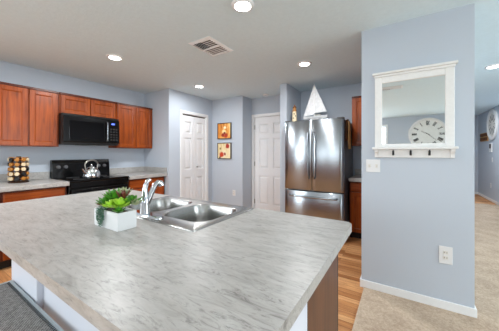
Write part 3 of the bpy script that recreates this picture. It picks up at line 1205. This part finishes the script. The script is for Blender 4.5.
# ------------------------------------------------------------------ bench
bn = thing('bench', 'grey woven bench with pale painted frame in front of the white island panel', 'bench', (0.272, 1.68, 0))
bn.scale = (1, 1, 0.845)
bx, by = 0.233, 0.64
m = MB()
wv = 0.028
for x0, x1, y0, y1 in ((-bx, -bx + wv, -by, by), (bx - wv, bx, -by, by), (-bx + wv, bx - wv, -by, -by + wv), (-bx + wv, bx - wv, by - 0.022, by)):
    m.box(x0, x1, y0, y1, 0.385, 0.458, 0.004, 2)
m.build('bench_frame', M['bench_paint'], bn)
m = MB()
L = []
for d_, z in ((0.0, 0.40), (0.0, 0.452), (0.004, 0.458), (0.012, 0.462), (0.03, 0.464)):
    L.append(rrect(-bx + wv + d_, bx - wv - d_, -by + wv + d_, by - 0.022 - d_, 0.012, z, 4))
m.loft(L, True, True, True)
bs = m.build('bench_seat', M['weave'], bn, True, label='grey woven seat')
m = MB()
yy = -by + wv + 0.01
while yy < by - 0.03:
    m.tube([(bx - wv - 0.006, yy, 0.460), (bx - wv + 0.003, yy, 0.463), (bx - wv + 0.006, yy + 0.004, 0.459)], 0.0034, 6)
    yy += 0.016
m.build('seat_cord', M['bench_cord'], bs, True)
for sx_ in (-1, 1):
    for sy_ in (-1, 1):
        m = MB()
        cx, cy = sx_ * (bx - 0.025), sy_ * (by - 0.025)
        m.loft([[(cx + a * 0.018, cy + b_ * 0.018, 0.0) for a, b_ in ((-1, -1), (1, -1), (1, 1), (-1, 1))],
                [(cx + a * 0.024, cy + b_ * 0.024, 0.385) for a, b_ in ((-1, -1), (1, -1), (1, 1), (-1, 1))]], True, True, True)
        m.build('leg', M['bench_paint'], bn)

# ------------------------------------------------------------------ refrigerator
FX, FYC, FW = 3.50, 1.135, 0.905
fr = thing('refrigerator', 'stainless steel french-door refrigerator with bottom freezer drawer', 'refrigerator', (FX, FYC, 0), P_FACE)
hw = FW / 2
m = MB()
m.box(-hw + 0.005, hw - 0.005, 0.075, 0.80, 0.03, 1.765, 0.006, 2)
m.build('fridge_body', M['fridge_side'], fr)
for x in (-hw + 0.06, hw - 0.06):
    for y in (0.12, 0.72):
        m = MB()
        m.lathe([(0.02, 0.0), (0.02, 0.035)], x, y, 0, 12)
        m.build('foot', M['black_matte'], fr)
MB().box(-hw + 0.02, hw - 0.02, 0.07, 0.085, 0.03, 0.075).build('kick_grille', M['black_matte'], fr)


def bow(x, amt=0.032):
    return amt * (x / hw) ** 2


def curved_front(m, x0, x1, z0, z1, th=0.066, n=14, r=0.008):
    loops = []
    for j, (z, ins) in enumerate(((z0, r), (z0 + r * 0.4, r * 0.35), (z0 + r, 0.0), (z1 - r, 0.0), (z1 - r * 0.4, r * 0.35), (z1, r))):
        l = []
        for k in range(n + 1):
            x = x0 + (x1 - x0) * k / n
            e = min(x - x0, x1 - x)
            rr = max(0.0, 0.012 - e) / 0.012
            l.append((x, bow(x) + ins + 0.010 * rr * rr, z))
        l.append((x1, th, z))
        l.append((x0, th, z))
        loops.append(l)
    m.loft(loops, True, True, True)


for x0, x1, hxp in ((-hw, -0.004, -0.042), (0.004, hw, 0.042)):
    m = MB()
    curved_front(m, x0, x1, 0.712, 1.78)
    dr = m.build('fridge_door', M['steel'], fr, True)
    m = MB()
    pts = [(hxp, bow(hxp) + 0.004, 0.90), (hxp, -0.038, 0.915), (hxp, -0.052, 0.96)]
    pts += [(hxp, -0.052 - 0.012 * sin(pi * k / 8), 0.96 + k * 0.07125) for k in range(1, 8)]
    pts += [(hxp, -0.052, 1.53), (hxp, -0.038, 1.575), (hxp, bow(hxp) + 0.004, 1.59)]
    m.tube(pts, 0.0125, 12)
    m.build('door_handle', M['steel'], dr, True)
    m = MB()
    xh = x0 + 0.05 if hxp < 0 else x1 - 0.05
    m.box(xh - 0.045, xh + 0.045, 0.025, 0.13, 1.7805, 1.795, 0.004, 1)
    m.build('hinge_cover', M['fridge_side'], fr)
m = MB()
curved_front(m, -hw, hw, 0.085, 0.700, n=28)
dr = m.build('freezer_drawer', M['steel'], fr, True)
m = MB()
pts = [(-0.36, bow(0.36) + 0.004, 0.625), (-0.355, -0.030, 0.625), (-0.33, -0.048, 0.625)]
pts += [(-0.33 + 0.66 * k / 10, -0.048 - 0.022 * sin(pi * k / 10), 0.625) for k in range(1, 10)]
pts += [(0.33, -0.048, 0.625), (0.355, -0.030, 0.625), (0.36, bow(0.36) + 0.004, 0.625)]
m.tube(pts, 0.0135, 12)
m.build('drawer_handle', M['steel'], dr, True)

# sailboat on the refrigerator
sb = thing('model_sailboat', 'white model sailboat with two sails on top of the refrigerator', 'model boat', (3.76, 1.165, 1.766), P_FACE)
m = MB()
secs = []
n = 12
for k in range(n + 1):
    u = -1 + 2 * k / n
    wd = 0.042 * max(0.02, (1 - abs(u) ** 2.4))
    keel = 0.055 + 0.022 * abs(u) ** 1.5
    top = 0.098 + 0.018 * u * u
    x = 0.195 * u
    secs.append([(x, -wd, top), (x, -wd * 0.85, top - 0.018), (x, 0.0, keel - 0.006), (x, wd * 0.85, top - 0.018), (x, wd, top)])
m.loft(secs, True, True, True)
m.build('hull', M['sail'], sb, True)
m = MB()
m.box(0.0, 0.10, -0.018, 0.018, 0.090, 0.128, 0.004, 1)
m.build('cabin', M['nickel'], sb)
m = MB()
m.tube([(-0.012, 0, 0.095), (-0.012, 0, 0.63)], [0.006, 0.003], 10)
m.tube([(-0.012, 0, 0.156), (0.182, 0, 0.168)], 0.004, 8)
m.build('mast', M['white_wood'], sb, True)


def sail(a, b_, c, belly, nm):
    m = MB()
    a, b_, c = Vector(a), Vector(b_), Vector(c)
    N = 8
    front, back = [], []
    for i in range(N + 1):
        rowf, rowb = [], []
        for j in range(N + 1):
            v_ = i / N
            u_ = j / N
            p = a.lerp(b_.lerp(c, u_), v_)
            bl = belly * sin(pi * u_) * sin(pi * min(1, v_ * 0.9)) 
            rowf.append(p + Vector((0, -bl - 0.0012, 0)))
            rowb.append(p + Vector((0, -bl + 0.0012, 0)))
        front.append(rowf)
        back.append(rowb)
    loops = []
    for rf, rb in zip(front, back):
        loops.append(rf + rb[::-1])
    m.loft(loops, True, False, True)
    m.build(nm, M['sail'], sb, True)


sail((-0.010, 0, 0.61), (-0.008, 0, 0.160), (0.182, 0, 0.172), 0.012, 'mainsail')
sail((-0.012, 0, 0.62), (-0.190, 0, 0.118), (-0.014, 0, 0.128), 0.012, 'jib')
m = MB()
m.box(-0.07, 0.07, -0.03, 0.03, 0.0, 0.012, 0.002, 1)
m.box(-0.05, -0.04, -0.02, 0.02, 0.012, 0.068)
m.box(0.04, 0.05, -0.02, 0.02, 0.012, 0.068)
m.build('display_stand', M['white_wood'], sb)

# lighthouse
lh = thing('lighthouse_figurine', 'cream and amber lighthouse figurine on the refrigerator left of the sailboat', 'figurine', (3.72, 1.495, 1.766))
m = MB()
m.lathe([(0.046, 0.0), (0.046, 0.02), (0.040, 0.03), (0.034, 0.20), (0.034, 0.205)], n=20)
tw = m.build('tower', M['lighthouse'], lh, True)
for z, a in ((0.08, pi * 0.97), (0.15, pi * 1.05), (0.115, pi * 1.25)):
    r = 0.0385 - (z - 0.03) * 0.035
    m = MB()
    cx, cy = r * cos(a), r * sin(a)
    m.box(cx - 0.006, cx + 0.006, cy - 0.006, cy + 0.006, z, z + 0.022, 0.002, 1)
    m.build('window', M['ink'], tw)
m = MB()
m.lathe([(0.034, 0.203), (0.045, 0.208), (0.045, 0.216), (0.0, 0.217)], n=20)
m.build('gallery', M['gold_wood'], lh, True)
m = MB()
m.lathe([(0.026, 0.216), (0.026, 0.262), (0.0, 0.263)], n=16)
m.build('lantern_room', M['gold_wood'], lh, True)
m = MB()
m.lathe([(0.034, 0.262), (0.032, 0.270), (0.010, 0.300), (0.006, 0.318), (0.0, 0.320)], n=16)
m.build('roof', M['brown'], lh, True)

# cloth hanging on the fridge side
hc = thing('oven_mitt', 'brown and tan oven mitt hanging from the right side of the refrigerator', 'oven mitt', (3.72, FYC - hw - 0.001, 1.77))


def hang(x0, x1, z0, z1, y, mat, nm, amp=0.012, tilt=0.0, seed=0):
    rnd = random.Random(seed)
    N, K = 12, 10
    f, b_ = [], []
    for i in range(N + 1):
        v_ = i / N
        z = z1 + (z0 - z1) * v_
        wd = 0.55 + 0.45 * sin(pi * min(1, v_ * 0.62 + 0.12))
        if v_ > 0.85:
            wd *= 1 - (v_ - 0.85) * 2.2
        cx = (x0 + x1) / 2 + tilt * v_
        rf, rb = [], []
        for j in range(K + 1):
            u = j / K * 2 - 1
            x = cx + u * (x1 - x0) / 2 * wd
            yy = y - 0.012 - amp * (0.6 + 0.4 * sin(u * 7 + v_ * 3 + seed)) * (1 - 0.5 * u * u)
            rf.append((x, yy - 0.005, z + 0.012 * sin(u * 3 + seed)))
            rb.append((x, yy + 0.008, z + 0.012 * sin(u * 3 + seed)))
        f.append(rf)
        b_.append(rb)
    m = MB()
    m.loft([a + c[::-1] for a, c in zip(f, b_)], True, True, True)
    return m.build(nm, mat, hc, True)


hang(-0.13, 0.14, -0.30, 0.0, 0.004, M['brown'], 'mitt_back', 0.015, 0.02, 1)
hang(-0.10, 0.03, -0.42, -0.04, -0.022, M['tan'], 'mitt_front', 0.018, 0.05, 2)
m = MB()
m.tube([(0.0, -0.012, -0.03), (0.0, -0.02, 0.0), (0.0, -0.006, 0.005), (0.0, 0.003, -0.01)], 0.005, 8)
m.build('hanging_loop', M['brown'], hc, True)

# ------------------------------------------------------------------ pictures
def picture(z, mat, label):
    t_ = thing('framed_picture', label, 'picture', (XPIC, 3.185, z), P_FACE, 'two square flower pictures')
    a, b_ = 0.182, 0.170
    m = MB()
    w = 0.012
    for x0, x1, z0, z1 in ((-a, a, b_ - w, b_), (-a, a, -b_, -b_ + w), (-a, -a + w, -b_ + w, b_ - w), (a - w, a, -b_ + w, b_ - w)):
        m.box(x0, x1, -0.035, -0.002, z0, z1, 0.002, 1)
    m.build('picture_frame', M['rack'], t_)
    m = MB()
    m.box(-a + w, a - w, -0.026, -0.004, -b_ + w, b_ - w)
    m.build('canvas', mat, t_)
    return t_


picture(1.752, M['art_a'], 'upper square picture with orange ground and dark red blossom on the narrow wall')
picture(1.326, M['art_b'], 'lower square picture with pale ground and orange poppies on the narrow wall')


# ------------------------------------------------------------------ wall plates
def outlet(loc, rz, w, h, label, gang='outlet', n=1):
    nm = 'wall_outlet' if gang == 'outlet' else 'light_switch'
    t_ = thing(nm, label, 'outlet' if gang == 'outlet' else 'light switch', loc, rz)
    m = MB()
    m.box(-w / 2, w / 2, -0.006, 0.0, -h / 2, h / 2, 0.002, 2)
    m.build('cover_plate', M['white'], t_)
    for k in range(n):
        cx = (k - (n - 1) / 2) * w / n
        if gang == 'outlet':
            for s_ in (-1, 1):
                m = MB()
                m.box(cx - 0.016, cx + 0.016, -0.008, -0.005, s_ * 0.021 - 0.014, s_ * 0.021 + 0.014, 0.002, 1)
                rc = m.build('receptacle', M['offwhite'], t_)
                m = MB()
                m.box(cx - 0.009, cx - 0.006, -0.0085, -0.0078, s_ * 0.021 - 0.004, s_ * 0.021 + 0.007)
                m.box(cx + 0.006, cx + 0.009, -0.0085, -0.0078, s_ * 0.021 - 0.004, s_ * 0.021 + 0.007)
                m.build('slot', M['ink'], rc)
        else:
            m = MB()
            m.box(cx - 0.010, cx + 0.010, -0.008, -0.005, -0.018, 0.018, 0.001, 1)
            m.box(cx - 0.006, cx + 0.006, -0.017, -0.007, -0.004, 0.012, 0.002, 1)
            m.build('toggle', M['offwhite'], t_)
    return t_


outlet((2.498, 0.224, 1.163), P_FACE, 0.118, 0.118, 'white double light switch on the partition wall below the mirror', 'switch', 2)
outlet((2.498, -0.304, 0.448), P_FACE, 0.088, 0.142, 'white outlet low on the partition wall under the mirror')
outlet((XPIC, 2.94, 0.45), P_FACE, 0.075, 0.12, 'white outlet low on the narrow wall below the two pictures')
outlet((8.75, -2.0, 0.42), pi, 0.08, 0.13, 'white outlet low on the hallway wall below the round wall piece')
outlet((8.63, -2.0, 1.10), pi, 0.085, 0.125, 'white light switch on the hallway wall under the thermostat', 'switch', 1)

# ------------------------------------------------------------------ wall mirror with shelf and hooks
mr = thing('wall_mirror', 'white framed mirror with cornice, ledge and coat hooks on the partition wall', 'mirror', (2.498, -0.075, 0), P_FACE)
# local x to the right; half width about 0.28
a = 0.282
gz0, gz1 = 1.365, 1.918
gx = 0.224
m = MB()
m.box(-a, -gx, -0.030, -0.002, 1.335, 1.972, 0.003, 1)
m.box(gx, a, -0.030, -0.002, 1.335, 1.972, 0.003, 1)
m.box(-gx, gx, -0.030, -0.002, gz1, 1.972, 0.003, 1)
m.box(-gx, gx, -0.030, -0.002, 1.335, gz0, 0.003, 1)
m.build('mirror_frame', M['white_wood'], mr)
m = MB()
m.box(-gx - 0.004, gx + 0.004, -0.016, -0.004, gz0 - 0.004, gz1 + 0.004)
m.build('mirror_glass', M['mirror'], mr)
m = MB()
m.box(-a - 0.004, a + 0.004, -0.040, -0.002, 1.972, 1.992, 0.003, 1)
m.box(-a - 0.018, a + 0.018, -0.058, -0.002, 1.992, 2.012, 0.004, 2)
m.build('cornice', M['white_wood'], mr)
m = MB()
m.box(-a - 0.018, a + 0.018, -0.070, -0.002, 1.315, 1.335, 0.004, 2)
m.build('ledge', M['white_wood'], mr)
m = MB()
m.box(-a, a, -0.020, -0.002, 1.243, 1.315, 0.003, 1)
hr = m.build('hook_rail', M['white_wood'], mr)
for s_ in (-1, 1):
    m = MB()
    x = s_ * (a - 0.012)
    pr = [(-0.002, 1.315), (-0.058, 1.315), (-0.055, 1.295), (-0.035, 1.280), (-0.028, 1.262), (-0.028, 1.245), (-0.002, 1.240)]
    m.loft([[(x + dx, y, z) for y, z in pr] for dx in (-0.013, 0.013)], True, True, True)
    m.build('bracket', M['white_wood'], mr)
for x in (-0.137, -0.008, 0.122):
    m = MB()
    m.box(x - 0.008, x + 0.008, -0.024, -0.020, 1.262, 1.302, 0.002, 1)
    m.tube([(x, -0.022, 1.275), (x, -0.040, 1.268), (x, -0.050, 1.276), (x, -0.053, 1.290)], 0.0048, 8)
    m.tube([(x, -0.022, 1.295), (x, -0.035, 1.300), (x, -0.040, 1.306)], 0.0045, 8)
    m.build('hook', M['ink'], hr, True)


# ------------------------------------------------------------------ clocks and hallway pieces
def wall_clock(loc, rz, r, label, nm='wall_clock'):
    t_ = thing(nm, label, 'clock', loc, rz)
    m = MB()
    # rim, facing -y
    m.lathe([(r, 0.0), (r, -0.03), (r * 0.97, -0.045), (r * 0.90, -0.045), (r * 0.86, -0.028), (r * 0.86, 0.0)], axis='Y', n=56)
    m.build('clock_rim', M['white_wood'], t_, True)
    m = MB()
    m.lathe([(r * 0.87, -0.004), (r * 0.87, -0.014), (0, -0.0145)], axis='Y', n=56)
    dl = m.build('dial', M['dial'], t_)
    num = ['XII', 'I', 'II', 'III', 'IIII', 'V', 'VI', 'VII', 'VIII', 'IX', 'X', 'XI']
    for k, s_ in enumerate(num):
        m = MB()
        cw = 0.075 * r
        widths = {'I': 0.5, 'V': 1.2, 'X': 1.2}
        tot = sum(widths[c] for c in s_) * cw
        x = -tot / 2
        hh = 0.13 * r
        th = 0.016 * r

        def stroke(xa, za, xb, zb, wdt):
            m.loft([[(xa - wdt, -0.0175, za), (xa + wdt, -0.0175, za), (xb + wdt, -0.0175, zb), (xb - wdt, -0.0175, zb)],
                    [(xa - wdt, -0.0148, za), (xa + wdt, -0.0148, za), (xb + wdt, -0.0148, zb), (xb - wdt, -0.0148, zb)]], True, True, True)
        for c in s_:
            w2 = widths[c] * cw
            cx = x + w2 / 2
            if c == 'I':
                stroke(cx, -hh, cx, hh, th)
            elif c == 'V':
                stroke(cx, -hh, cx - w2 * 0.36, hh, th)
                stroke(cx, -hh, cx + w2 * 0.36, hh, th * 0.6)
            else:
                stroke(cx - w2 * 0.36, -hh, cx + w2 * 0.36, hh, th * 0.6)
                stroke(cx - w2 * 0.36, hh, cx + w2 * 0.36, -hh, th)
            x += w2
        o = m.build('numeral', M['ink'], dl)
        ang = 2 * pi * k / 12
        o.rotation_euler = (0, ang, 0)
        o.location = (0.68 * r * sin(ang), 0, 0.68 * r * cos(ang))
    for nm2, ang, ln, wd in (('hour_hand', 1.05, 0.38, 0.022), ('minute_hand', 3.95, 0.58, 0.015)):
        m = MB()
        m.loft([[(-wd * r, -0.020, -0.1 * r), (wd * r, -0.020, -0.1 * r), (wd * r * 0.4, -0.020, ln * r), (-wd * r * 0.4, -0.020, ln * r)],
                [(-wd * r, -0.018, -0.1 * r), (wd * r, -0.018, -0.1 * r), (wd * r * 0.4, -0.018, ln * r), (-wd * r * 0.4, -0.018, ln * r)]], True, True, True)
        o = m.build(nm2, M['ink'], dl)
        o.rotation_euler = (0, ang, 0)
    return t_


wall_clock((XR, -0.68, 1.86), pi / 2, 0.50, 'large white clock with black roman numerals seen reflected in the mirror')

rp = thing('wall_decor', 'round white framed wall piece high on the hallway wall', 'wall decor', (8.58, -2.0, 2.02), pi)
m = MB()
r = 0.40
m.lathe([(r, 0.0), (r, -0.03), (r * 0.95, -0.045), (r * 0.86, -0.045), (r * 0.80, -0.025), (r * 0.80, 0.0)], axis='Y', n=48)
m.build('round_frame', M['white'], rp, True)
m = MB()
m.lathe([(r * 0.81, -0.004), (r * 0.81, -0.014), (0, -0.0145)], axis='Y', n=48)
m.build('pale_face', M['offwhite'], rp)
m = MB()
for k in range(12):
    a_ = 2 * pi * k / 12
    m.tube([(0.28 * r * cos(a_), -0.018, 0.28 * r * sin(a_)), (0.66 * r * cos(a_), -0.018, 0.66 * r * sin(a_))], 0.006, 6)
m.build('spokes', M['fridge_side'], rp)

wd_ = thing('hall_plaque', 'small tan wooden plaque with dark squares on the hallway wall left of the round piece', 'plaque', (9.32, -2.0, 1.73), pi)
m = MB()
m.box(-0.36, 0.36, -0.02, 0.0, -0.12, 0.12, 0.004, 1)
m.build('board', M['tan'], wd_)
for x in (-0.26, -0.09, 0.09, 0.26):
    for z in (-0.055, 0.058):
        MB().box(x - 0.062, x + 0.062, -0.034, -0.019, z - 0.042, z + 0.042, 0.004, 1).build('dark_square', M['brown'], wd_)
th_ = thing('thermostat', 'small black and white thermostat on the hallway wall below the round piece', 'thermostat', (8.72, -2.0, 1.42), pi)
MB().box(-0.10, 0.10, -0.025, 0.0, -0.12, 0.12, 0.005, 2).build('case', M['white'], th_)
MB().box(-0.07, 0.07, -0.028, -0.024, -0.02, 0.10, 0.002, 1).build('screen', M['ink'], th_)
